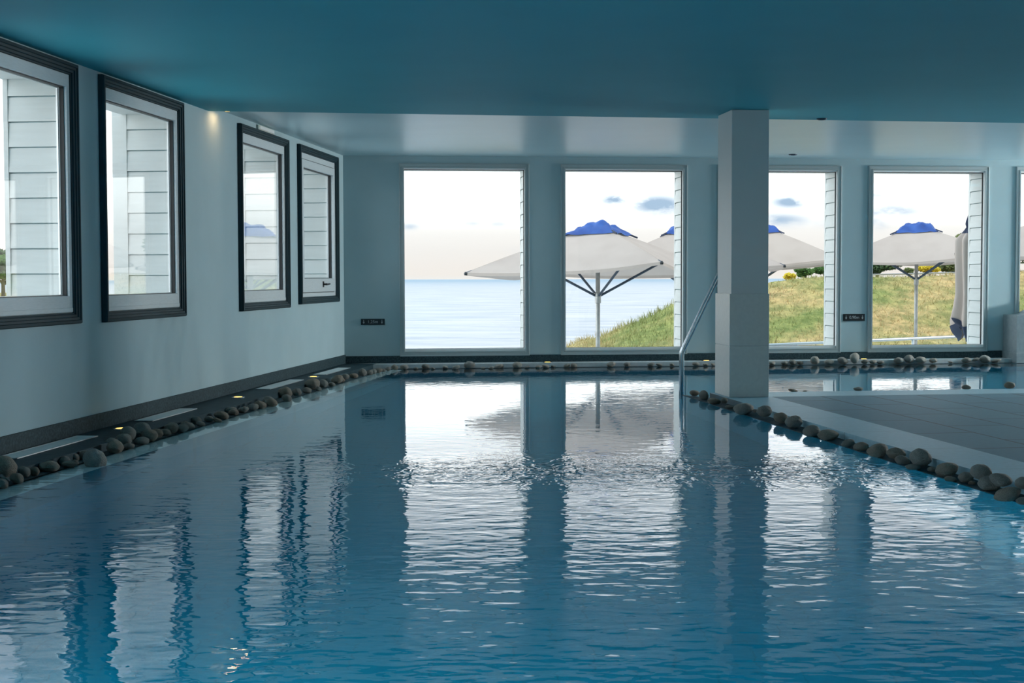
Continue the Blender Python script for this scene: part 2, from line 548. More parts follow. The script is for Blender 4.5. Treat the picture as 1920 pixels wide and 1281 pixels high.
# ------------------------------------------------------------------ windows
def left_window(i, a0, a1, z0, z1, opening=False):
    w = tag(empty('window_%d' % i, FL.p((a0 + a1) / 2, 0, z0)), kind='structure')
    prof = [(0, -.004), (0, .030), (.006, .042), (.022, .044), (.026, .036), (.040, .034), (.044, .026), (.058, .024), (.062, .014), (.070, .012), (.072, -.03)]
    MB().moulding(FL, a0, a1, z0, z1, prof).build('frame', M['dark_frame'], w)
    ia0, ia1, iz0, iz1 = a0 + .070, a1 - .070, z0 + .072, z1 - .072
    if not opening:
        MB().ring(FL, ia0, ia1, iz0, iz1, .042, .042, .105, .078, -.050, .006).build('sash', M['sash'], w, bevel=.003)
        MB().box(FL, ia0 + .004, ia1 - .004, .005, .010, iz0 + .002, iz0 + .030).build('sill_bead', M['sash'], w, bevel=.002)
        g = (ia0 + .042, ia1 - .042, iz0 + .105, iz1 - .078)
    else:
        MB().ring(FL, ia0, ia1, iz0, iz1, .045, .045, .040, .060, -.050, .006).build('sash_frame', M['sash'], w, bevel=.003)
        ja0, ja1, jz0, jz1 = ia0 + .055, ia1 - .055, iz0 + .047, iz1 - .068
        MB().ring(FL, ja0 - .010, ja1 + .010, jz0 - .007, jz1 + .008, .012, .012, .008, .009, -.05, -.002).build('shadow_gap', M['gasket'], w)
        MB().ring(FL, ja0, ja1, jz0, jz1, .060, .060, .145, .078, -.045, .020).build('sash', M['sash'], w, bevel=.004)
        g = (ja0 + .060, ja1 - .060, jz0 + .145, jz1 - .078)
        hd = MB()
        hs, hz = 1.075, jz0 + .082
        hd.box(FL, hs - .014, hs + .014, .020, .030, hz - .032, hz + .032)
        hd.tube([FL.p(hs, .028, hz), FL.p(hs, .062, hz)], .011)
        hd.tube([FL.p(hs + .01, .060, hz), FL.p(hs - .05, .064, hz), FL.p(hs - .135, .062, hz + .004)], [.012, .010, .009])
        tag(hd.build('handle', M['black'], w, bevel=.002), 'black lever handle')
    MB().ring(FL, g[0] - .002, g[1] + .002, g[2] - .002, g[3] + .002, .009, .009, .007, .009, -.040, -.012).build('gasket', M['gasket'], w)
    MB().ring(FL, g[0] + .008, g[1] - .008, g[2] + .005, g[3] - .005, .014, .014, .004, .006, -.055, -.044).build('glazing_bead', M['alu'], w)
    MB().box(FL, g[0], g[1], -.034, -.026, g[2], g[3]).build('pane', M['glass'], w)


for k, (a0, a1, z0, z1) in enumerate(LEFT_WINDOWS):
    left_window(k + 1, a0, a1, z0, z1, opening=(k == 3))

for k, (a0, a1) in enumerate(FAR_WINDOWS):
    w = tag(empty('window_%d' % (k + 1 + len(LEFT_WINDOWS)), FF.p((a0 + a1) / 2, 0, FZ0)), kind='structure')
    prof = [(0, -.002), (0, .016), (.010, .018), (.012, .012), (.040, .012), (.044, .020), (.056, .020), (.058, .002)]
    MB().moulding(FF, a0 - .050, a1 + .050, FZ0 - .078, FZ1 + .064, prof).build('architrave', M['white_frame'], w)
    MB().ring(FF, a0 - .012, a1 + .012, FZ0 - .040, FZ1 + .012, .018, .018, .046, .018, -.07, .008).build('frame', M['jamb'], w, bevel=.002)
    MB().ring(FF, a0 + .006, a1 - .006, FZ0 + .006, FZ1 - .006, .006, .009, .004, .008, -.062, -.045).build('gasket', M['gasket'], w)
    MB().box(FF, a0 + .008, a1 - .008, -.058, -.050, FZ0 + .008, FZ1 - .008).build('pane', M['glass'], w)

# ------------------------------------------------------------------ column
ca0, ca1, cb0, cb1 = 3.195, 3.531, 4.735, 5.205
col = tag(empty('tiled_column', FF.p((ca0 + ca1) / 2, (cb0 + cb1) / 2, 0)),
          'square pale column standing on the deck corner with tiled lower half', 'column')
MB().box(FF, ca0 + .016, ca1 - .005, cb0 + .012, cb1 - .014, .80, CEIL - .001).build('shaft', M['column_paint'], col, bevel=.004)
z = .002
for zt in (.428, .862):
    MB().box(FF, ca0, ca1, cb0, cb1, z, zt - .003).build('cladding', M['column_tile'], col, bevel=.004)
    z = zt
MB().box(FF, ca0 + .006, ca1 - .006, cb0 + .006, cb1 - .006, .0, .84).build('core', M['column_paint'], col)

# ------------------------------------------------------------------ handrail
hr = tag(empty('pool_handrail', at_depth(1278, 737, 13.02)), 'steel tube handrail rising from the water behind the column', 'handrail')
b0 = on_plane(1278, 700, Vector((0, 13.02, 0)), Vector((0, 1, 0)))
x0 = b0.x
bend = at_depth(1278, 660, 13.02)
top = at_depth(1352, 508, 12.98)
pts = [Vector((x0, 13.02, -.75)), Vector((x0, 13.02, bend.z - .03)), Vector((x0 + .003, 13.02, bend.z)), Vector((x0 + .017, 13.02, bend.z + .034))]
dirv = (top - bend).normalized()
pts += [top]
pts += [top + dirv * .06 + Vector((.02, 0, -.005)), top + Vector((.10, -.02, .085)), top + Vector((.16, -.04, .075)), top + Vector((.195, -.07, .03)),
        Vector((top.x + .20, 12.85, .85)), Vector((top.x + .20, 12.55, .45)), Vector((top.x + .20, 12.1 + .38, .0))]
MB().tube(pts, .0235, 16).build('tube', M['steel'], hr, smooth=True)
MB().lathe((top.x + .20, 12.48, 0), [(.05, .001), (.05, .008), (.03, .016)], 20).build('base_flange', M['steel'], hr, smooth=False)

# ------------------------------------------------------------------ low partition at the far right
pf = [(8.02, LEDGE), (8.02, .528), (8.10, .528), (8.20, .545), (8.32, .605), (8.46, .70), (8.7, .80), (9.1, .86), (9.6, .86), (9.6, LEDGE)]
mb = MB()
n = len(pf)
vs = [FF.p(a, .02, z) for a, z in pf] + [FF.p(a, .385, z) for a, z in pf]
mb.add(vs, [tuple(range(n)), tuple(range(n, 2 * n))] + [(i, (i + 1) % n, n + (i + 1) % n, n + i) for i in range(n)])
pw = tag(empty('low_partition', FF.p(8.02, .38, LEDGE)), 'low grey tiled partition with a curved rising top at the pool end', 'partition')
mb.build('panel', M['partition'], pw)
MB().box(FF, 8.012, 9.61, .018, .393, LEDGE, .075).build('plinth_course', M['partition'], pw, bevel=.003)

# ------------------------------------------------------------------ floor grilles and floor lights
def floor_grille(a0, a1, v0, label):
    t = tag(empty('floor_grille', FL.p((a0 + a1) / 2, v0 + .07, 0)), label, 'vent', 'floor grilles along the left wall')
    fr = MB()
    w = .14
    for (x0_, x1_, y0_, y1_) in ((a0, a1, v0, v0 + .010), (a0, a1, v0 + w - .010, v0 + w), (a0, a0 + .01, v0, v0 + w), (a1 - .01, a1, v0, v0 + w)):
        fr.box(FL, x0_, x1_, y0_, y1_, .0005, .006)
    fr.build('frame', M['alu'], t)
    sl = MB()
    k = 12
    for j in range(k):
        y0_ = v0 + .011 + (w - .022) * j / k
        sl.box(FL, a0 + .01, a1 - .01, y0_, y0_ + (w - .022) / k * .82, .0005, .005)
    sl.build('slats', M['grille'], t)


floor_grille(7.62, 8.74, .045, 'long pale floor grille below the nearest left window')
floor_grille(5.74, 6.68, .050, 'long pale floor grille below the second left window from the camera')
floor_grille(2.66, 3.84, .075, 'long pale floor grille below the third left window, between two floor lights')
floor_grille(.82, 1.94, .120, 'long pale floor grille below the opening window with the lever handle')

glow = D.materials.new('warm lamp'); glow.use_nodes = True
b = glow.node_tree.nodes['Principled BSDF']
b.inputs['Base Color'].default_value = (1, .7, .25, 1)
b.inputs['Emission Color'].default_value = (1, .60, .13, 1); b.inputs['Emission Strength'].default_value = 2.6


def floor_light(p, label):
    t = tag(empty('floor_light', p), label, 'light', 'recessed floor lights round the pool')
    MB().lathe(p, [(.058, .0005), (.058, .004), (.052, .007), (.040, .007), (.038, .004)], 28).build('ring', M['steel'], t, smooth=False)
    MB().lathe(p, [(.037, .002), (.037, .006), (.030, .0085), (.018, .010), (.004, .0105)], 24).build('lens', glow, t, smooth=True)


floor_light(FL.p(7.19, .165, 0), 'glowing amber floor light beyond the nearest floor grille on the left')
floor_light(FL.p(4.71, .190, 0), 'glowing amber floor light between the second and third floor grilles')
floor_light(FL.p(2.27, .210, 0), 'glowing amber floor light between the two farthest floor grilles')
floor_light(FF.p(2.36, .205, 0), 'glowing amber floor light below the pier between the sea windows')
floor_light(FF.p(4.27, .160, 0), 'glowing amber floor light at the far wall between handrail and column')
floor_light(FF.p(6.21, .145, 0), 'glowing amber floor light behind the tallest stone on the far edge')

# ------------------------------------------------------------------ signs
def sign(a0, a1, z0, z1, text, label, tilt=0.0):
    c = FF.p((a0 + a1) / 2, 0, z0)
    t = tag(empty('depth_sign', c), label, 'sign', 'black depth signs on the far wall')
    MB().box(FF, a0, a1, .0005, .012, z0, z1).build('plate', M['black'], t, bevel=.003)
    MB().ring(FF, a0 + .006, a1 - .006, z0 + .005, z1 - .005, .003, .003, .003, .003, .012, .0128).build('border', M['slate'], t)
    zm = (z0 + z1) / 2
    for k, aa in enumerate((a0 + .033, a1 - .033)):
        ar = MB()
        ar.box(FF, aa - .003, aa + .003, .012, .0135, zm - .002, zm + .024)
        vs = [FF.p(aa + dx, b_, zm + dz) for b_ in (.012, .0135) for dx, dz in ((-.012, .0), (.012, .0), (0, -.024))]
        ar.add(vs, [(0, 1, 2), (3, 4, 5), (0, 1, 4, 3), (1, 2, 5, 4), (2, 0, 3, 5)])
        ar.build('arrow', M['letter'], t)
    cu = D.curves.new('lettering', 'FONT'); cu.body = text; cu.size = .050; cu.align_x = 'CENTER'; cu.align_y = 'CENTER'; cu.extrude = .0006
    tmp = D.objects.new('tmp', cu)
    dg = bpy.context.evaluated_depsgraph_get()
    COL.objects.link(tmp); dg.update()
    me = D.meshes.new_from_object(tmp.evaluated_get(dg)); D.objects.remove(tmp)
    me.name = 'lettering'
    me.materials.clear(); me.materials.append(M['letter'])
    lo = D.objects.new('lettering', me); COL.objects.link(lo); lo.parent = t; lo['_org'] = tuple(c)
    X_ = FF.u; Z_ = FF.v; Y_ = UP
    pos = FF.p((a0 + a1) / 2, .0128, zm) - c
    lo.matrix_local = Matrix(((X_.x, Y_.x, Z_.x, pos.x), (X_.y, Y_.y, Z_.y, pos.y), (X_.z, Y_.z, Z_.z, pos.z), (0, 0, 0, 1)))


sign(.193, .470, .448, .520, '1,25m', 'small black depth sign beside the left sea window, near the room corner')
sign(6.000, 6.270, .460, .545, '0,90m', 'small black depth sign on the pier left of the rightmost full window')

# ------------------------------------------------------------------ ceiling fittings
def downlight(p, label, r=.05):
    t = tag(empty('ceiling_downlight', p), label, 'light', 'small dark ceiling downlights')
    MB().lathe(p, [(r, -.0005), (r, -.006), (r * .8, -.012), (r * .72, -.010), (r * .70, -.002)], 24).build('ring', M['dark_metal'], t)
    MB().lathe(p, [(r * .68, -.001), (r * .68, -.004), (.004, -.006)], 20).build('lens', M['black'], t)


downlight(FF.p(5.18, .58, CEIL2), 'small dark ceiling downlight above the window right of the column')
downlight(FF.p(4.17, 4.60, CEIL), 'small dark ceiling downlight at the ceiling step right of the column', .045)
# the lit one by the left wall, just behind the step
lp = FL.p(4.70, .10, CEIL2)
t = tag(empty('ceiling_spotlight', lp), 'warm lamp tucked behind the ceiling step by the left wall', 'light')
MB().box(FL, 4.60, 4.80, .07, .13, CEIL2 - .022, CEIL2).build('housing', M['alu'], t, bevel=.004)
MB().box(FL, 4.62, 4.78, .082, .118, CEIL2 - .026, CEIL2 - .0222).build('lens', glow, t)
ld = D.lights.new('spot_beam', 'AREA'); ld.shape = 'RECTANGLE'; ld.size = .17; ld.size_y = .055; ld.energy = .75; ld.color = (1, .56, .28)
lo = D.objects.new('spot_beam', ld); COL.objects.link(lo); lo.parent = t; lo.location = (0, 0, -.030)
lo.rotation_euler = (0, 0, math.atan2(FL.u.y, FL.u.x))
lo['_org'] = tuple(lp)

t = tag(empty('emergency_light', FL.p(3.2, .02, 2.36)), 'small cream light box on the wall above the third left window', 'light')
MB().box(FL, 2.93, 3.46, .0, .022, 2.362, 2.407).build('body', M['light_plastic'], t, bevel=.006)
MB().box(FL, 2.96, 3.43, .020, .028, 2.368, 2.400).build('lens', M['jamb'], t, bevel=.004)

# ------------------------------------------------------------------ added fill lamps out of frame: under water and on the right wall
cool = D.materials.new('fill lamp glass'); cool.use_nodes = True
b = cool.node_tree.nodes['Principled BSDF']
b.inputs['Base Color'].default_value = (.9, .95, 1, 1); b.inputs['Emission Color'].default_value = (.85, .95, 1, 1); b.inputs['Emission Strength'].default_value = 4


def fill_pool_lamp(p, nrm, k):  # added underwater source that makes the water and ceiling glow teal
    t = tag(empty('fill_pool_lamp', p), 'added round underwater fill lamp on the pool wall, out of view', 'light', 'added underwater fill lamps')
    x = nrm.orthogonal().normalized(); y = nrm.cross(x)

    def disc(r, d0, d1, n=24):
        mb = MB(); vs = []
        for d_ in (d0, d1):
            vs += [p + nrm * d_ + (x * math.cos(2 * math.pi * j / n) + y * math.sin(2 * math.pi * j / n)) * r for j in range(n)]
        return mb.add(vs, [tuple(range(n)), tuple(range(n, 2 * n))] + [(j, (j + 1) % n, n + (j + 1) % n, n + j) for j in range(n)])
    disc(.14, 0, .02).build('ring', M['steel'], t)
    disc(.11, .0201, .03).build('lens', cool, t)
    l = D.lights.new('beam', 'AREA'); l.shape = 'DISK'; l.size = .22; l.energy = POOL_FILL_W; l.color = (.80, .95, 1.0)
    o = D.objects.new('beam', l); COL.objects.link(o); o.parent = t; o['_org'] = tuple(p)
    o.location = nrm * .04
    o.rotation_euler = (-nrm).to_track_quat('Z', 'Y').to_euler()


POOL_FILL_W = 78.0
for k in range(4):
    fill_pool_lamp(FL.p(13.2 + 1.8 * k, .775 - .007 * (13 + 1.8 * k) + .04, -.75), FL.v, k)
for k in range(4):
    fill_pool_lamp(FF.p(-2.5 + 1.5 * k, 20.15, -.75), -FF.v, k)


def fill_wall_lamp(p, k):  # added fill source on the unseen right wall, brightens the left wall
    t = tag(empty('fill_wall_lamp', p), 'added round fill lamp on the right hand wall, out of view', 'light', 'added fill lamps on the right wall')
    x, y, nrm = FF.v, UP, -FF.u

    def disc(r, d0, d1, n=28):
        vs = []
        for d_ in (d0, d1):
            vs += [p + nrm * d_ + (x * math.cos(2 * math.pi * j / n) + y * math.sin(2 * math.pi * j / n)) * r for j in range(n)]
        return MB().add(vs, [tuple(range(n)), tuple(range(n, 2 * n))] + [(j, (j + 1) % n, n + (j + 1) % n, n + j) for j in range(n)])
    disc(.20, .001, .04).build('ring', M['alu'], t)
    disc(.18, .0401, .06).build('lens', cool, t, bevel=.008)
    l = D.lights.new('glow', 'AREA'); l.shape = 'DISK'; l.size = .34; l.energy = WALL_FILL_W * (.5 if k else 1); l.color = (1.0, .91, .80) if k else (.93, .98, 1.0)
    o = D.objects.new('glow', l); COL.objects.link(o); o.parent = t; o['_org'] = tuple(p)
    o.location = nrm * .07
    o.rotation_euler = (-nrm).to_track_quat('Z', 'Y').to_euler()


WALL_FILL_W = 165.0
for b_ in (.32, .74, 1.16, 1.58):
    fill_wall_lamp(FF.p(13, b_, 1.75), 0)
for b_ in (7.0,):
    fill_wall_lamp(FF.p(13, b_, 1.75), 1)

# ------------------------------------------------------------------ stones
def stone_mat(name, c1, c2, c3):
    m = noise_mat(name, c1, c2, 9, .75, .02, 5, bscale=14, lo=.3, hi=.7)
    b = m.node_tree.nodes['Principled BSDF']
    old = b.inputs['Base Color'].links[0].from_socket
    tc = N(m, 'ShaderNodeTexCoord')
    v = N(m, 'ShaderNodeTexNoise'); v.inputs['Scale'].default_value = 55; v.inputs['Detail'].default_value = 2
    LK(m, tc.outputs['Object'], v.inputs['Vector'])
    r = N(m, 'ShaderNodeValToRGB'); r.color_ramp.elements[0].position = .52; r.color_ramp.elements[1].position = .66
    LK(m, v.outputs['Fac'], r.inputs[0])
    mx = N(m, 'ShaderNodeMix', data_type='RGBA'); LK(m, r.outputs[0], mx.inputs['Factor']); LK(m, old, mx.inputs['A'])
    mx.inputs['B'].default_value = (*c3, 1)
    LK(m, mx.outputs['Result'], b.inputs['Base Color'])
    return m


SM = [stone_mat('grey granite', (.31, .30, .265), (.44, .425, .37), (.17, .168, .15)),
      stone_mat('brown granite', (.33, .28, .215), (.45, .38, .30), (.18, .155, .125)),
      stone_mat('pale granite', (.46, .43, .36), (.56, .52, .45), (.28, .26, .22))]
SNAME = ['grey', 'brownish grey', 'pale grey']
import bmesh
BASES = []
for k in range(12):
    bm = bmesh.new(); bmesh.ops.create_icosphere(bm, subdivisions=4, radius=1.0)
    off = Vector((k * 7.3, k * 3.1, k * 5.7))
    for v in bm.verts:
        d = v.co.normalized()
        s = 1 + .16 * mnoise.noise(d * .9 + off) + .07 * mnoise.noise(d * 2.1 + off)
        v.co = d * s
    zs = [v.co.z for v in bm.verts]; xs = [v.co.x for v in bm.verts]; ys = [v.co.y for v in bm.verts]
    for v in bm.verts:
        v.co.x = (v.co.x - (max(xs) + min(xs)) / 2) / (max(xs) - min(xs)) * 2
        v.co.y = (v.co.y - (max(ys) + min(ys)) / 2) / (max(ys) - min(ys)) * 2
        v.co.z = (v.co.z - (max(zs) + min(zs)) / 2) / (max(zs) - min(zs)) * 2
    me = D.meshes.new('river_stone'); bm.to_mesh(me); bm.free()
    me.polygons.foreach_set('use_smooth', [True] * len(me.polygons))
    me.materials.append(SM[k % 3])
    BASES.append(me)

ONES = ['', 'first', 'second', 'third', 'fourth', 'fifth', 'sixth', 'seventh', 'eighth', 'ninth', 'tenth', 'eleventh', 'twelfth', 'thirteenth',
        'fourteenth', 'fifteenth', 'sixteenth', 'seventeenth', 'eighteenth', 'nineteenth']
TENS = {2: ('twentieth', 'twenty'), 3: ('thirtieth', 'thirty'), 4: ('fortieth', 'forty'), 5: ('fiftieth', 'fifty'), 6: ('sixtieth', 'sixty'), 7: ('seventieth', 'seventy')}


def ordinal(k):
    if k < 20: return ONES[k]
    t_, o_ = divmod(k, 10)
    return TENS[t_][0] if o_ == 0 else TENS[t_][1] + '-' + ONES[o_]


def stone(c, rx, rz, kind, label, group, ry=None):
    me = BASES[(kind + 3 * random.randrange(4)) % 12]
    o = D.objects.new('river_stone', me); COL.objects.link(o)
    o.location = c; o.scale = (rx, ry or rx * random.uniform(.85, 1.05), rz)
    o.rotation_euler = (random.uniform(-.25, .25), random.uniform(-.25, .25), random.uniform(-.5, .5))
    tag(o, label, 'stone', group)
    return o


def put_row(rows, plane_fn, where, group, special={}, kinds=(0, 1, 2), floor_z=0.0, flat=.78):
    # counted in the order in which they stand along the edge
    """rows: (px, bottom y, width px[, height ratio]) measured on the photo; plane_fn -> (point, normal) of the gutter's vertical mid plane"""
    k = 0
    for row in sorted(rows):
        px, yb, w = row[:3]
        hr_ = row[3] if len(row) > 3 else flat
        p, nrm = plane_fn
        q = on_plane(px, yb - .5 * hr_ * w, p, nrm)
        wm = w * q.y / F
        r = wm / 2; rz = r * hr_
        base = LEDGE - .004
        if q.z - rz < base - .2 * rz:                       # stands further out, in the water's edge
            q = on_z(px, yb - .5 * hr_ * w, base + rz * .9)
        elif q.z - rz > base + .9 * rz and (q.z - rz) > .03:       # lies on the floor edge behind
            q2 = on_z(px, yb - .5 * hr_ * w, floor_z + rz * .94)
            if abs((q2 - p).dot(nrm)) < .30: q = q2
        wm = w * q.y / F
        kd = random.choice(kinds)
        k += 1
        size = 'small' if wm < .095 else ('large' if wm > .15 else 'rounded')
        lab = special.get((px, yb)) or '%s %s river stone, %s %s' % (size, SNAME[kd], ordinal(k), where)
        stone(q, wm / 2, wm / 2 * hr_, kd, lab, group)


left = [(6, 900, 56), (9, 908, 20), (3, 918, 26), (27, 908, 28), (44, 897, 25, .9), (65, 894, 19, 1.0), (92, 886, 40, .55), (121, 874, 22, .85), (130, 878, 30, .45),
        (141, 866, 22), (141, 873, 14), (156, 864, 24), (210, 842, 27), (215, 851, 33, .72), (231, 838, 34, .75), (241, 843, 24, .5), (241, 830, 30, 1.0),
        (264, 834, 28, .5), (269, 826, 36, .95), (278, 829, 33, .78), (294, 823, 24), (310, 818, 23, .6), (324, 814, 28, .8), (338, 812, 26, .65), (352, 805, 28, .5),
        (367, 798, 21, .8), (376, 800, 18, .5), (394, 793, 17), (405, 793, 18, .5), (415, 787, 29, .55), (432, 777, 25, .55), (438, 780, 20, .6), (456, 775, 21, .6),
        (474, 770, 22, .6), (488, 767, 24, .6), (503, 760, 24, .7), (508, 763, 26, .6), (535, 748, 27, .85), (538, 754, 19), (556, 743, 19, .75), (575, 738, 19, .6),
        (585, 731, 29, .75), (597, 734, 12), (606, 728, 18, .95), (622, 725, 14, .6), (632, 720, 23, .7), (640, 718, 14, .7), (647, 713, 17, .7), (663, 710, 17, .6),
        (680, 706, 16, .95), (693, 704, 13), (700, 702, 13), (710, 699.5, 15, .6), (719, 698, 9), (728, 696, 10), (740, 694, 14, .7)]
left_special = {(6, 900): 'large round grey river stone cut by the left picture edge'}
put_row(left, (FL.p(0, .465, 0), (FL.v + FL.u * .0105).normalized()), 'from the near end of the left edge', 'river stones along the left pool edge', left_special, kinds=(0, 0, 1))
# the big one standing in the shallow water
q = on_z(178, 855, WZ - .012 + .068)
wm = 45 * q.y / F
o = stone(q, wm / 2, wm / 2 * .90, 0, 'largest round stone standing alone in shallow water off left edge', 'river stones along the left pool edge')
o.location.z = -.072 + wm / 2 * .86

far = [(758, 693.5, 16, .6), (780, 693, 9, .5), (798, 693, 15, .7), (812, 693, 8, .5), (835, 692.5, 11, .6), (855, 693, 15, .5), (880, 691.5, 22, .65), (906, 692, 9, .4), (921, 692, 11, .4),
       (936, 691.5, 18, .5), (970, 691, 18, .7), (988, 691, 10, .5), (1010, 691, 12, .5), (1023, 690.5, 14, .5), (1037, 690, 10, .5), (1063, 689.5, 12, .6), (1076, 689.5, 13, .65),
       (1146, 688.5, 17, .6), (1176, 687.5, 14, .6), (1221, 687, 15, .45), (1236, 687, 12, .5), (1260, 686.5, 9, .6), (1305, 686, 14, .5), (1323, 686, 10, .5), (1337, 686, 8, .6),
       (1448, 685, 13, .6), (1472, 685, 15, .5), (1486, 684, 14, .7), (1500, 684, 12, .6), (1528, 683, 17, .9), (1555, 683, 18, .5), (1580, 682.5, 20, .65), (1603, 681.5, 19, 1.05),
       (1622, 682.5, 15, .55), (1638, 682.5, 14, .55), (1650, 682.5, 14, .45), (1686, 682, 20, .6), (1704, 681, 19, .8), (1727, 681, 20, .6), (1750, 681, 15, .65), (1782, 681, 9, .4),
       (1812, 681, 18, .6), (1830, 677, 14, .45), (1847, 681, 20, .75), (1868, 680, 18, .4)]
far_special = {(1603, 681.5): 'tallest rounded stone on the far edge, in front of a floor light'}
put_row(far, (FF.p(0, .335, 0), FF.v), 'from the left along the far edge', 'river stones along the far pool edge', far_special, kinds=(2, 0, 2), flat=.6)

deck = [(1302, 743, 19, .6), (1320, 751, 19, 1.0), (1339, 759, 25, .5), (1358, 757, 13, .9), (1368, 768, 17, .5), (1394, 779, 38, .62), (1416, 774, 11, .6), (1433, 782, 29, .75), (1464, 794, 28, .75),
        (1488, 803, 33, .70), (1522, 820, 33, .65), (1553, 827, 40, .52), (1590, 839, 25, .6), (1614, 846, 29, .55), (1645, 859, 40, .68), (1680, 862, 35, .65), (1692, 872, 29, .62),
        (1724, 877, 42, .85), (1714, 881, 29, .4), (1748, 885, 20, .5), (1776, 895, 45, .62), (1782, 904, 24, .45), (1811, 906, 28, .75), (1840, 899, 42, .68), (1822, 910, 14, .6), (1856, 921, 46, .58),
        (1876, 913, 42, .62), (1895, 941, 52, .56), (1914, 919, 32, .75), (1917, 946, 26, .5)]
deck_special = {(1840, 899): 'large dark rounded stone perched highest near the right end of the deck edge'}
put_row(deck, (FD.p(-.075, 0, 0), FD.u), "from the deck's point along its water edge", 'river stones along the deck edge', deck_special, kinds=(0, 0, 1), flat=.65)
rear = [(1487, 735.5, 18, .35), (1509, 735.5, 9, .35), (1609, 733, 19, .35), (1812, 731, 17, .55), (1893, 729, 20, .65)]
put_row(rear, (FD.p(0, -.06, 0), FD.v), "from the column along the deck's rear edge", 'river stones along the rear deck edge', kinds=(0, 1), flat=.5)

# let neighbouring stones touch instead of sinking into each other
ST = [o for o in D.objects if o.name.startswith('river_stone')]
for _ in range(40):
    for i_, a in enumerate(ST):
        for b_ in ST[i_ + 1:]:
            d = b_.location - a.location
            if d.length > .5: continue
            n_ = d.normalized()
            ext = lambda o_: math.sqrt((n_.x * o_.scale.x) ** 2 + (n_.y * o_.scale.y) ** 2 + (n_.z * o_.scale.z) ** 2)
            ov = (ext(a) + ext(b_)) * 1.04 - d.length
            if ov > 0:
                m_ = Vector((n_.x, n_.y, n_.z * .3)) * min(ov * .3, .006)
                a.location -= m_; b_.location += m_
                k_ = max(.985, 1 - ov * .4)
                a.scale *= k_; b_.scale *= k_

# ------------------------------------------------------------------ outdoors
SEA_Z = -12.0
sea = D.materials.new('sea'); sea.use_nodes = True
sea.node_tree.nodes.clear()
so = N(sea, 'ShaderNodeOutputMaterial')
tc = N(sea, 'ShaderNodeTexCoord')
mp = N(sea, 'ShaderNodeMapping'); mp.inputs['Scale'].default_value = (.30, 1.0, 1)
LK(sea, tc.outputs['Object'], mp.inputs[0])
n1 = N(sea, 'ShaderNodeTexNoise'); n1.inputs['Scale'].default_value = .085; n1.inputs['Detail'].default_value = 8; n1.inputs['Roughness'].default_value = .66
LK(sea, mp.outputs[0], n1.inputs['Vector'])
sp = N(sea, 'ShaderNodeSeparateXYZ'); LK(sea, tc.outputs['Object'], sp.inputs[0])
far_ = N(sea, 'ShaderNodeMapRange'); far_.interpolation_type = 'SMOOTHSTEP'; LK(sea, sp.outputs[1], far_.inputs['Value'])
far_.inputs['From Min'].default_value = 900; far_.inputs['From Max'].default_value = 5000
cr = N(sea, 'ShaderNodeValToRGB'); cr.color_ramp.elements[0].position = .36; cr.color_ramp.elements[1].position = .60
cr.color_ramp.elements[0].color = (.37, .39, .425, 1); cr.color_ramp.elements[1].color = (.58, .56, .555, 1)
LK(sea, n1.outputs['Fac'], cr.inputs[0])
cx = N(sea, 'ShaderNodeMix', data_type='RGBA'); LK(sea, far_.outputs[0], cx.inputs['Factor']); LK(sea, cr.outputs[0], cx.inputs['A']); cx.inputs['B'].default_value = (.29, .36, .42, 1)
bp = N(sea, 'ShaderNodeBump'); bp.inputs['Distance'].default_value = 1.2
LK(sea, n1.outputs['Fac'], bp.inputs['Height'])
sd = N(sea, 'ShaderNodeBsdfDiffuse'); LK(sea, cx.outputs['Result'], sd.inputs[0])
sg = N(sea, 'ShaderNodeBsdfGlossy'); sg.inputs['Roughness'].default_value = .35; LK(sea, bp.outputs[0], sg.inputs['Normal'])
sm = N(sea, 'ShaderNodeMixShader'); sm.inputs[0].default_value = .12
LK(sea, sd.outputs[0], sm.inputs[1]); LK(sea, sg.outputs[0], sm.inputs[2]); LK(sea, sm.outputs[0], so.inputs[0])
o = MB().add([Vector((-6000, 60, SEA_Z)), Vector((6000, 60, SEA_Z)), Vector((6000, 9000, SEA_Z)), Vector((-6000, 9000, SEA_Z))], [(0, 1, 2, 3)]).build('sea', sea)
tag(o, 'pale blue rippled sea beyond the left windows', 'sea', kind='stuff')

M['terrace'] = noise_mat('terrace paving', (.55, .54, .51), (.62, .61, .58), 3, .8)
tag(MB().add([Vector((-9, 18.2, -1.3)), Vector((16, 19.5, -1.3)), Vector((16, 30, -1.3)), Vector((-9, 30, -1.3)),
              Vector((-9, 18.2, -1.6)), Vector((16, 19.5, -1.6)), Vector((16, 30, -1.6)), Vector((-9, 30, -1.6))],
             [(0, 1, 2, 3), (4, 5, 6, 7), (0, 1, 5, 4), (1, 2, 6, 5), (2, 3, 7, 6), (3, 0, 4, 7)]).build('terrace_ground', M['terrace']), kind='structure')

# grassy hill: ridge 46 m away following the outline seen through the windows
RY = 46.0
ridge = [(990, 720), (1050, 652), (1085, 634), (1122, 627), (1150, 613), (1190, 598), (1225, 583), (1265, 562), (1320, 548), (1380, 536), (1443, 527), (1490, 518), (1546, 514), (1640, 514), (1720, 512), (1800, 509), (1920, 505), (2300, 498)]
rp = [at_depth(x, y, RY) for x, y in ridge]
RX = [p.x for p in rp]; RZ = [p.z - .10 for p in rp]
NEARZ = -1.9


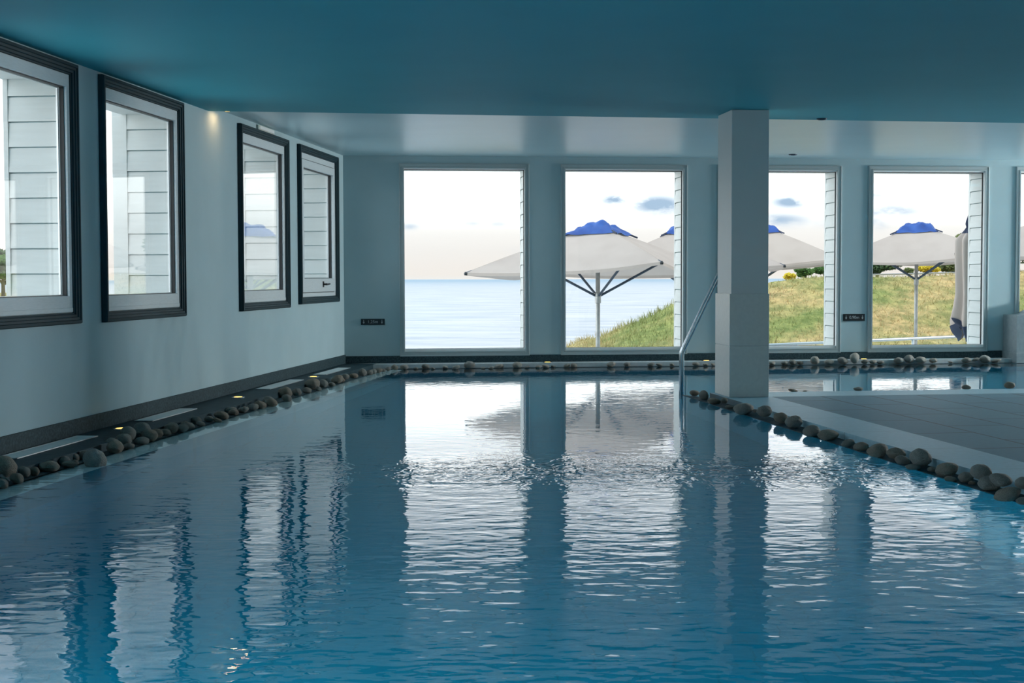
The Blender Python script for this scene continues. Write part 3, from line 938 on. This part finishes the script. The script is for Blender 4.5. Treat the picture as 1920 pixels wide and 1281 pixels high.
def hill_z(x, y):
    rz = float(np.interp(x, RX, RZ))
    if x < RX[0]: rz = RZ[0] - (RX[0] - x) * .5
    t_ = (y - 29.5) / (RY - 29.5)
    nz_ = .10 * mnoise.noise(Vector((x * .35, y * .35, 1))) + .05 * mnoise.noise(Vector((x * 1.3, y * 1.3, 4))) + .02 * mnoise.noise(Vector((x * 4, y * 4, 9)))
    base = min(NEARZ, rz - .4)
    if t_ <= 1:
        e = t_ * t_ * (3 - 2 * t_) * .45 + t_ * .55
        return base + (rz - base) * e + nz_ * min(1, t_ * 3) * (1 - .6 * max(0, t_ - .7) / .3)
    return rz - (y - RY) * (.12 if x < 9 else .03) + nz_ * .4


def hill_fn(u, v):
    x = -2.0 + 34 * u
    y = 29.5 + 45 * v ** 1.25
    return (x, y, hill_z(x, y))


gm = noise_mat('grassy hill', (.22, .245, .09), (.45, .335, .17), 0.33, .95, .05, 8, bscale=9, lo=.38, hi=.62, spec=.1)
_r = [n for n in gm.node_tree.nodes if n.type == 'VALTORGB'][0].color_ramp
_e = _r.elements.new(.72); _e.color = (.33, .25, .13, 1)
b = gm.node_tree.nodes['Principled BSDF']
old = b.inputs['Base Color'].links[0].from_socket
tc = N(gm, 'ShaderNodeTexCoord')
n2 = N(gm, 'ShaderNodeTexNoise'); n2.inputs['Scale'].default_value = 3.2; n2.inputs['Detail'].default_value = 8; n2.inputs['Roughness'].default_value = .7
mp = N(gm, 'ShaderNodeMapping'); mp.inputs['Scale'].default_value = (1, .5, 1); LK(gm, tc.outputs['Object'], mp.inputs[0]); LK(gm, mp.outputs[0], n2.inputs['Vector'])
r2 = N(gm, 'ShaderNodeValToRGB'); r2.color_ramp.elements[0].position = .40; r2.color_ramp.elements[1].position = .62
r2.color_ramp.elements[0].color = (.62, .70, .55, 1); r2.color_ramp.elements[1].color = (1.35, 1.25, 1.1, 1)
LK(gm, n2.outputs['Fac'], r2.inputs[0])
mx = N(gm, 'ShaderNodeMix', data_type='RGBA', blend_type='MULTIPLY'); mx.inputs['Factor'].default_value = 1
LK(gm, old, mx.inputs['A']); LK(gm, r2.outputs[0], mx.inputs['B']); LK(gm, mx.outputs['Result'], b.inputs['Base Color'])
tag(MB().grid(hill_fn, 240, 150).build('hill', gm, smooth=True), kind='structure')

# grass blades on the slope
rg = random.Random(3)
gb = MB()
for _ in range(19000):
    x = rg.uniform(1.0, 19.0); y = rg.uniform(31, 47.5)
    z = hill_z(x, y)
    if x < 2.2 and rg.random() < .3: continue
    h_ = rg.uniform(.05, .13) * (1.0 + .5 * mnoise.noise(Vector((x * .6, y * .6, 2)))) * (1.9 if x < 7 else 1)
    a = rg.uniform(0, 6.28); dx, dy = math.cos(a) * .016, math.sin(a) * .016
    lx, ly = rg.uniform(-.1, .1), rg.uniform(-.1, .1)
    k = len(gb.v)
    gb.v += [(x - dx, y - dy, z - .02), (x + dx, y + dy, z - .02), (x + lx, y + ly, z + h_)]
    gb.f.append((k, k + 1, k + 2))
bl = noise_mat('grass blades', (.24, .265, .10), (.47, .355, .18), 0.33, .9, 0, 6, lo=.38, hi=.62, spec=.1)
_r = [n for n in bl.node_tree.nodes if n.type == 'VALTORGB'][0].color_ramp
_e = _r.elements.new(.72); _e.color = (.34, .26, .14, 1)
tag(gb.build('hill_grass', bl, recalc=False), 'long mixed green and straw grass covering the hillside', 'grass', kind='stuff')


def leaf_mat(name, c1, c2):
    m = noise_mat(name, c1, c2, 1.6, .8, 0, 4, spec=.2)
    return m


LM = {'green': leaf_mat('green leaves', (.05, .115, .025), (.13, .24, .06)), 'dark': leaf_mat('dark needles', (.035, .07, .03), (.09, .15, .06)),
      'gorse': leaf_mat('yellow gorse flowers', (.55, .42, .03), (.75, .60, .06)), 'olive': leaf_mat('olive leaves', (.09, .12, .04), (.19, .22, .08))}
M['bark'] = noise_mat('bark', (.06, .05, .04), (.12, .10, .08), 8, .9)


def bush(name, label, cat, c, rx, ry, rz, nleaf, size, lm, trunk=.4, seed=0, extra=None, group=None):
    r_ = random.Random(seed)
    base = Vector((c[0], c[1], c[2] - rz - trunk))
    t = tag(empty(name, base), label, cat, group)
    lobes = [(Vector((r_.uniform(-.55, .55) * rx, r_.uniform(-.5, .5) * ry, r_.uniform(-.45, .45) * rz)), r_.uniform(.42, .62)) for _ in range(9)]
    if extra: lobes = extra
    mb = MB()
    for _ in range(nleaf):
        o_, s_ = r_.choice(lobes)
        d = Vector((r_.gauss(0, 1), r_.gauss(0, 1), r_.gauss(0, 1))).normalized() * (r_.random() ** .35)
        p = Vector(c) + o_ + Vector((d.x * rx * s_, d.y * ry * s_, d.z * rz * s_))
        a = Vector((r_.gauss(0, 1), r_.gauss(0, 1), r_.gauss(0, .6))).normalized()
        b_ = a.orthogonal().normalized()
        s = size * r_.uniform(.6, 1.3)
        k = len(mb.v)
        mb.v += [tuple(p - a * s), tuple(p + b_ * s * .45), tuple(p + a * s), tuple(p - b_ * s * .45)]
        mb.f.append((k, k + 1, k + 2, k + 3))
    mb.build('foliage', lm, t, recalc=False)
    tk = MB()
    tk.tube([base + UP * -.15, base + UP * (trunk + rz * .3), Vector(c)], [max(.05, rx * .07), max(.04, rx * .05), .02], 8)
    for o_, s_ in lobes[:5]:
        tk.tube([base + UP * (trunk * .8), Vector(c) + o_], [max(.03, rx * .035), .012], 6)
    tk.build('trunk', M['bark'], t)
    return t


def bush_px(name, label, cat, x0, x1, y0, y1, Y, n, size, lm, trunk=.3, seed=0, depth=.9, group=None):
    a, b_ = at_depth(x0, y0, Y), at_depth(x1, y1, Y)
    c = ((a.x + b_.x) / 2, Y, (a.z + b_.z) / 2)
    rx, rz = (b_.x - a.x) / 2, (a.z - b_.z) / 2
    return bush(name, label, cat, c, rx * .95, rx * depth, rz * .95, n, size, lm, trunk, seed, group=group)


bush_px('green_bush', 'bright green bush on the hilltop below the parasol right of the column', 'bush', 1488, 1528, 497, 522, 54, 2600, .06, LM['green'], seed=1)
bush_px('green_bush', 'bright green bush half hidden by the clapboard right of the column', 'bush', 1518, 1572, 493, 520, 55, 3000, .06, LM['green'], seed=2)
bush_px('gorse_bush', 'yellow flowering gorse on the hilltop just right of the column', 'bush', 1466, 1496, 511, 528, 52, 1800, .05, LM['gorse'], seed=3)
bush_px('dark_tree', 'low dark green tree left of the pole in the rightmost full window', 'tree', 1600, 1690, 478, 518, 58, 4200, .09, LM['dark'], seed=4)
bush_px('small_shrub', 'tiny pale shrub on the skyline left of the parasol pole', 'bush', 1693, 1716, 502, 515, 57, 700, .06, LM['olive'], seed=5)
bush_px('gorse_bush', 'yellow flowering gorse right of the parasol pole on the skyline', 'bush', 1723, 1764, 494, 513, 56, 2200, .06, LM['gorse'], seed=6)
bush_px('green_bush', 'dark bush behind the yellow gorse right of the pole', 'bush', 1716, 1752, 482, 512, 60, 1800, .08, LM['olive'], seed=7)
bush_px('dark_tree', 'broad olive green tree under the right end of the parasol', 'tree', 1752, 1842, 476, 513, 58, 4800, .09, LM['olive'], seed=8)
bush_px('conifer', 'conifer top rising over the parasol beside the closed parasol', 'tree', 1788, 1836, 428, 512, 66, 3200, .12, LM['olive'], seed=9)
bush_px('dark_tree', 'tall dark tree seen through the window slice at the right edge', 'tree', 1890, 1990, 420, 512, 64, 5200, .12, LM['green'], seed=10)

# pine seen through the nearest left window, on its own patch of headland
pine_ground = at_depth(12, 556, 40)
hl = MB()
hl.grid(lambda u, v: (-27 + 13.2 * u, 34 + 16 * v, pine_ground.z - .05 - .9 * max(0, u - .82) / .18 + .12 * mnoise.noise(Vector((u * 9, v * 9, 3))) - 2.0 * max(0, .1 - v) / .1), 60, 40)
tag(hl.build('headland_ground', gm, smooth=True), kind='structure')
a = at_depth(12, 510, 41)
t = bush('pine_tree', 'bent dark green pine seen through the nearest left window', 'tree', (a.x - .1, 41, a.z + .12), 1.0, .9, .42, 6500, .055, LM['green'], .45, 11)
a = at_depth(-10, 490, 45)
bush('dark_tree', 'greyish dark tree behind the pine in the nearest left window', 'tree', (a.x, 45, a.z + .1), 1.3, .9, .45, 4500, .07, LM['dark'], .8, 12)

# ------------------------------------------------------------------ parasols
def canopy_mat():
    m = D.materials.new('parasol canvas'); m.use_nodes = True
    m.node_tree.nodes.clear()
    out = N(m, 'ShaderNodeOutputMaterial')
    df = N(m, 'ShaderNodeBsdfDiffuse'); tl = N(m, 'ShaderNodeBsdfTranslucent')
    tc = N(m, 'ShaderNodeTexCoord')
    n = N(m, 'ShaderNodeTexNoise'); n.inputs['Scale'].default_value = 2.2; n.inputs['Detail'].default_value = 5
    LK(m, tc.outputs['Object'], n.inputs['Vector'])
    r = N(m, 'ShaderNodeValToRGB'); r.color_ramp.elements[0].position = .3; r.color_ramp.elements[1].position = .6
    r.color_ramp.elements[0].color = (.47, .385, .335, 1); r.color_ramp.elements[1].color = (.52, .435, .38, 1)
    LK(m, n.outputs['Fac'], r.inputs[0]); LK(m, r.outputs[0], df.inputs[0])
    tl.inputs[0].default_value = (.50, .50, .50, 1)
    mx = N(m, 'ShaderNodeMixShader'); mx.inputs[0].default_value = .22
    LK(m, df.outputs[0], mx.inputs[1]); LK(m, tl.outputs[0], mx.inputs[2]); LK(m, mx.outputs[0], out.inputs[0])
    return m


M['canvas'] = canopy_mat()
M['blue'] = noise_mat('blue canvas', (.012, .05, .23), (.025, .09, .33), 5, .7)
M['navy'] = mat('navy canvas', (.022, .03, .06), .8)
M['pole'] = noise_mat('galvanised pole', (.30, .31, .30), (.40, .41, .40), 12, .45, metal=.6)


def parasol(label, c, half, rot, rim_z, apex_z, base_z=-1.3, dz=(0, 0, 0, 0), hub_drop=.40, seed=0):
    r_ = random.Random(seed)
    t = tag(empty('parasol', (c.x, c.y, base_z)), label, 'parasol', 'square canvas parasols on the terrace')
    ap = Vector((c.x, c.y, apex_z))
    R = half * math.sqrt(2)
    cor = []
    for k in range(4):
        a = rot + math.pi / 4 + k * math.pi / 2
        cor.append(Vector((c.x + R * math.cos(a), c.y + R * math.sin(a), rim_z + dz[k])))

    def panel_pt(k, u, v):
        """u: 0 apex .. 1 rim, v: along the rim"""
        A, B = cor[k], cor[(k + 1) % 4]
        e = A.lerp(B, v)
        p = ap.lerp(e, u)
        sag = math.sin(math.pi * v)
        p.z += .05 * u * (1 - u) * 2                       # ribs bow upwards
        p.z -= .07 * sag * u * u * half / 1.5              # cloth hangs between the ribs
        inw = Vector((c.x, c.y, p.z)) - p
        if inw.length > 1e-6: p += inw.normalized() * .06 * sag * u * u
        p.z += .012 * math.sin(7 * v + 3 * k + 2 * u) * u * (1 - v) * v * 4
        return p
    mb = MB()
    for k in range(4):
        mb.grid(lambda u, v: panel_pt(k, u, v), 16, 20)
    cv = mb.build('canopy', M['canvas'], t, smooth=True, recalc=False)
    # short hanging hem
    hm = MB()
    for k in range(4):
        hm.grid(lambda u, v: panel_pt(k, 1, v) + UP * (-.045 * u), 1, 20)
    hm.build('hem', M['canvas'], cv, smooth=True, recalc=False)
    # loose blue cover over the vent
    f = .27
    mb = MB()
    for k in range(4):
        def cover(u, v):
            p = panel_pt(k, u * f, v)
            p.z += .022 + .075 * math.sin(math.pi * min(1, u * .9 + .1)) * (1 - .25 * u)
            p += Vector((mnoise.noise(Vector((p.x * 5, p.y * 5, seed))) * .05, 0, mnoise.noise(Vector((p.x * 7, p.y * 7, seed + 3))) * .11 * math.sin(math.pi * u * .85 + .2)))
            return p
        mb.grid(cover, 10, 10)
    tc_ = mb.build('vent_cover', M['blue'], t, smooth=True, recalc=False)
    tag(tc_, 'loose blue cover at the parasol top')
    for k in range(4):
        A = ap.lerp(cor[k], f * .88); B = ap.lerp(cor[k], f * 1.16)
        MB().tube([A + UP * .05, B + UP * .045], .014, 6).build('strap', M['navy'], t)
    # pole, sleeve, ribs and struts
    hub_z = rim_z - hub_drop
    MB().tube([Vector((c.x, c.y, base_z)), Vector((c.x, c.y, apex_z - .05))], .034, 16).build('pole', M['pole'], t, smooth=True)
    MB().lathe((c.x, c.y, hub_z), [(.036, -.10), (.046, -.095), (.046, .0), (.052, .005), (.052, .05), (.04, .055)], 20).build('hub', M['pole'], t)
    MB().lathe((c.x, c.y, base_z), [(.35, .0), (.35, .05), (.08, .07), (.06, .22), (.04, .23)], 24).build('base_plate', M['dark_metal'], t)
    for k in range(4):
        d = (cor[k] - ap)
        MB().tube([ap + UP * -.06, ap.lerp(cor[k], .5) + UP * -.02, cor[k] + UP * -.012], .016, 8).build('rib', M['dark_metal'], t)
        h = (cor[k] - Vector((c.x, c.y, cor[k].z))).normalized()
        s0 = Vector((c.x, c.y, hub_z + .02)) + h * .05
        s1 = ap.lerp(cor[k], .60) + UP * -.03
        MB().tube([s0, s1], .019, 8).build('strut', M['dark_metal'], t)
        MB().lathe(cor[k] + UP * -.012, [(.022, -.03), (.026, 0), (.015, .02)], 10).build('rib_cap', M['black'], t)
    return t


def pp(px, Y): return at_depth(px, 520, Y)


zr = lambda px, py, Y: at_depth(px, py, Y).z
Y1 = 21.6
parasol('nearest pale parasol with blue top, in the window left of the handrail', pp(1121, Y1), 1.5, math.radians(66), zr(1121, 507, Y1), zr(1121, 424, Y1),
        dz=(-.02, -.03, .11, -.03), hub_drop=.40, seed=1)
Y2 = 26.0
parasol('pale parasol behind the nearest one, half hidden by the wall pier', pp(1290, Y2), 1.58, math.radians(-5), zr(1290, 499, Y2), zr(1290, 424, Y2), hub_drop=.42, seed=2)
Y3 = 31.0
parasol('pale parasol right of the column over the green bush', pp(1424, Y3), 1.70, math.radians(-12), zr(1424, 495, Y3), zr(1424, 423, Y3), dz=(.02, -.03, -.05, .09), hub_drop=.38, seed=3)
Y4 = 27.6
parasol('pale parasol with blue top centred in the rightmost full window', pp(1718, Y4), 1.52, math.radians(-17), zr(1718, 486, Y4), zr(1718, 424, Y4), dz=(.02, -.02, -.05, .07), hub_drop=.40, seed=4)
Y5 = 22.5
parasol('pale parasol edge in the window slice at the right edge', pp(1990, Y5), 1.5, math.radians(-21), zr(1990, 475, Y5), zr(1990, 400, Y5), seed=5)

# closed parasol beside the rightmost pier
Yc = 19.4
pc = at_depth(1821, 520, Yc)
t = tag(empty('closed_parasol', (pc.x, pc.y, -1.3)), 'closed grey parasol hanging folded beside the clapboard reveal', 'parasol')
prof = [(1.92, .02), (1.80, .05), (1.72, .075), (1.66, .06), (1.60, .10), (1.50, .185), (1.30, .190), (1.0, .185), (.75, .18), (.58, .20), (.42, .235), (.32, .20), (.24, .13)]
zs_ = [p_[0] for p_ in prof][::-1]; rs_ = [p_[1] for p_ in prof][::-1]


def fold(u, v):
    z_ = .22 + 1.70 * u
    rr = float(np.interp(z_, zs_, rs_))
    a = 2 * math.pi * v
    pl = 1 + .22 * math.sin(8 * a + 1.5 * z_) * (1 - .3 * u) + .06 * math.sin(3 * a)
    low = .10 * math.sin(4 * a + 1) * max(0, 1 - u * 4)
    return (pc.x + rr * pl * math.cos(a), pc.y + rr * pl * math.sin(a), z_ + low)


MB().grid(lambda u, v: fold(u * .80, v), 30, 96).build('folded_canopy', M['canvas'], t, smooth=True, recalc=False)
MB().grid(lambda u, v: fold(.80 + u * .20, v), 8, 96).build('vent_cover', M['navy'], t, smooth=True, recalc=False)
MB().grid(lambda u, v: (lambda p: (pc.x + (p[0] - pc.x) * 1.04, pc.y + (p[1] - pc.y) * 1.04, p[2] - .015))(fold(u * .10, v)), 6, 96).build('hem', M['navy'], t, smooth=True, recalc=False)
MB().tube([Vector((pc.x, pc.y, -1.3)), Vector((pc.x, pc.y, 2.0))], .034, 14).build('pole', M['pole'], t, smooth=True)
MB().lathe((pc.x, pc.y, -1.3), [(.35, .0), (.35, .05), (.08, .07), (.06, .22), (.04, .23)], 24).build('base_plate', M['dark_metal'], t)

# terrace railing just above the sills
ra, rb = at_depth(1000, 667, 19.4), at_depth(1960, 624, 20.6)
t = tag(empty('terrace_railing', (ra.x, ra.y, -1.3)), 'pale metal tube railing outside just above the window sills', 'railing')
MB().tube([ra, rb], .022, 12).build('handrail', M['alu'], t, smooth=True)
for k in range(5):
    p = ra.lerp(rb, .04 + .23 * k)
    MB().tube([Vector((p.x, p.y, -1.3)), p], .020, 10).build('post', M['alu'], t, smooth=True)
# thin pale fence along the hilltop
fa, fb = at_depth(1600, 516, 50), at_depth(1980, 507, 50)
t = tag(empty('hilltop_fence', (fa.x, fa.y, fa.z - .6)), 'low pale rail fence along the skyline of the hill', 'fence')
MB().tube([fa, fb], .028, 8).build('rail', M['pole'], t)
for k in range(6):
    p = fa.lerp(fb, k / 5)
    MB().tube([p + UP * -.9, p], .03, 8).build('post', M['pole'], t)

# ------------------------------------------------------------------ sky
WEST = 3.3
W = D.worlds.new('World'); SC.world = W; W.use_nodes = True


class _W: pass


wm_ = _W(); wm_.node_tree = W.node_tree
W.node_tree.nodes.clear()
out = N(wm_, 'ShaderNodeOutputWorld'); bg = N(wm_, 'ShaderNodeBackground')
tc = N(wm_, 'ShaderNodeTexCoord')
sep = N(wm_, 'ShaderNodeSeparateXYZ'); LK(wm_, tc.outputs['Generated'], sep.inputs[0])
mrn = N(wm_, 'ShaderNodeMapRange'); LK(wm_, sep.outputs[2], mrn.inputs['Value'])
mrn.inputs['From Min'].default_value = -.1; mrn.inputs['From Max'].default_value = .9
ramp = N(wm_, 'ShaderNodeValToRGB'); LK(wm_, mrn.outputs[0], ramp.inputs[0])
SKY = [(0.0, (.55, .62, .68)), (.098, (1.0, .98, .96)), (.102, (1.02, .935, .88)), (.118, (1.03, .975, .94)), (.132, (1.10, 1.06, 1.03)), (.155, (1.9, 1.88, 1.86)), (.19, (2.4, 2.4, 2.4)), (.21, (2.0, 2.05, 2.1)), (.28, (.95, 1.03, 1.1)), (.5, (1.0, 1.15, 1.3)), (1.0, (1.0, 1.2, 1.4))]
els = ramp.color_ramp.elements
while len(els) < len(SKY): els.new(.5)
for e, (p, c) in zip(els, SKY):
    e.position = p; e.color = (*c, 1)
# soft blue grey cloud patches low in the sky
az = math_chain(wm_, 'DIVIDE', sep.outputs[0], math_chain(wm_, 'MAXIMUM', sep.outputs[1], .05))
el = math_chain(wm_, 'DIVIDE', sep.outputs[2], math_chain(wm_, 'MAXIMUM', sep.outputs[1], .05))
mp = N(wm_, 'ShaderNodeMapping'); mp.inputs['Scale'].default_value = (1, 1, 2.2); LK(wm_, tc.outputs['Generated'], mp.inputs[0])
cn = N(wm_, 'ShaderNodeTexNoise'); cn.inputs['Scale'].default_value = 28; cn.inputs['Detail'].default_value = 6; cn.inputs['Roughness'].default_value = .6
LK(wm_, mp.outputs[0], cn.inputs['Vector'])
tot = None
for (cx, cy, wx, wy, s) in [(1152, 373, 26, 9, 1.0), (1235, 384, 44, 16, 1.0), (1480, 379, 30, 10, .95), (1462, 412, 44, 10, .75), (1640, 365, 36, 8, .5), (1668, 396, 44, 10, .8), (1600, 415, 60, 10, .5),
                            (1655, 421, 14, 8, .5), (768, 425, 14, 5, .5), (885, 419, 14, 4, .3), (934, 420, 14, 4, .3), (830, 384, 22, 5, .25), (1050, 470, 60, 8, .2), (1790, 370, 30, 7, .2)]:
    r_ = ray(cx, cy); a0 = r_.x / r_.y; e0_ = r_.z / r_.y
    dx = math_chain(wm_, 'DIVIDE', math_chain(wm_, 'SUBTRACT', az, a0), wx / F)
    dy = math_chain(wm_, 'DIVIDE', math_chain(wm_, 'SUBTRACT', el, e0_), wy / F)
    d2 = math_chain(wm_, 'ADD', math_chain(wm_, 'MULTIPLY', dx, dx), math_chain(wm_, 'MULTIPLY', dy, dy))
    g = math_chain(wm_, 'MULTIPLY', math_chain(wm_, 'POWER', 2.71828, math_chain(wm_, 'MULTIPLY', d2, -.7)), s * 1.25)
    tot = g if tot is None else math_chain(wm_, 'MAXIMUM', tot, g)
nzm = N(wm_, 'ShaderNodeMapRange'); LK(wm_, cn.outputs['Fac'], nzm.inputs['Value'])
nzm.inputs['From Min'].default_value = .33; nzm.inputs['From Max'].default_value = .56
cm = math_chain(wm_, 'MINIMUM', math_chain(wm_, 'MULTIPLY', tot, nzm.outputs[0]), 1.0)
cmx = N(wm_, 'ShaderNodeMix', data_type='RGBA'); LK(wm_, cm, cmx.inputs['Factor']); LK(wm_, ramp.outputs[0], cmx.inputs['A'])
cmx.inputs['B'].default_value = (.48, .64, .84, 1)
west = N(wm_, 'ShaderNodeMapRange'); west.interpolation_type = 'SMOOTHSTEP'; LK(wm_, sep.outputs[0], west.inputs['Value'])     # brighter evening sky to the west
west.inputs['From Min'].default_value = -.25; west.inputs['From Max'].default_value = -.75
west.inputs['To Min'].default_value = 1.0; west.inputs['To Max'].default_value = WEST
LK(wm_, cmx.outputs['Result'], bg.inputs[0]); LK(wm_, west.outputs[0], bg.inputs[1])
LK(wm_, bg.outputs[0], out.inputs[0])

sn = D.lights.new('sun', 'SUN'); sn.energy = 2.0; sn.color = (1, .98, .96); sn.angle = math.radians(8)
so_ = D.objects.new('sun', sn); COL.objects.link(so_)
so_.rotation_euler = Vector((math.cos(math.radians(30)), -.06, math.sin(math.radians(30)))).to_track_quat('Z', 'Y').to_euler()

# ------------------------------------------------------------------ camera and view
cam = D.cameras.new('camera'); cam.lens = 50; cam.sensor_width = 36; cam.sensor_fit = 'HORIZONTAL'; cam.clip_end = 20000; cam.clip_start = .05
co = D.objects.new('camera', cam); COL.objects.link(co)
co.matrix_world = Matrix.Translation(EYE) @ Matrix.Rotation(math.pi / 2 - PITCH, 4, 'X') @ Matrix.Rotation(-ROLL, 4, 'Z')
SC.camera = co
SC.view_settings.view_transform = 'Standard'
SC.view_settings.look = 'None'
SC.view_settings.exposure = 0.0
SC.view_settings.gamma = 1.0
SC.cycles.use_denoising = True
SC.cycles.max_bounces = 10
SC.cycles.diffuse_bounces = 5
SC.cycles.transparent_max_bounces = 16
SC.cycles.caustics_reflective = True
SC.cycles.sample_clamp_indirect = 6.0

for o in D.objects:
    if '_org' in o: del o['_org']
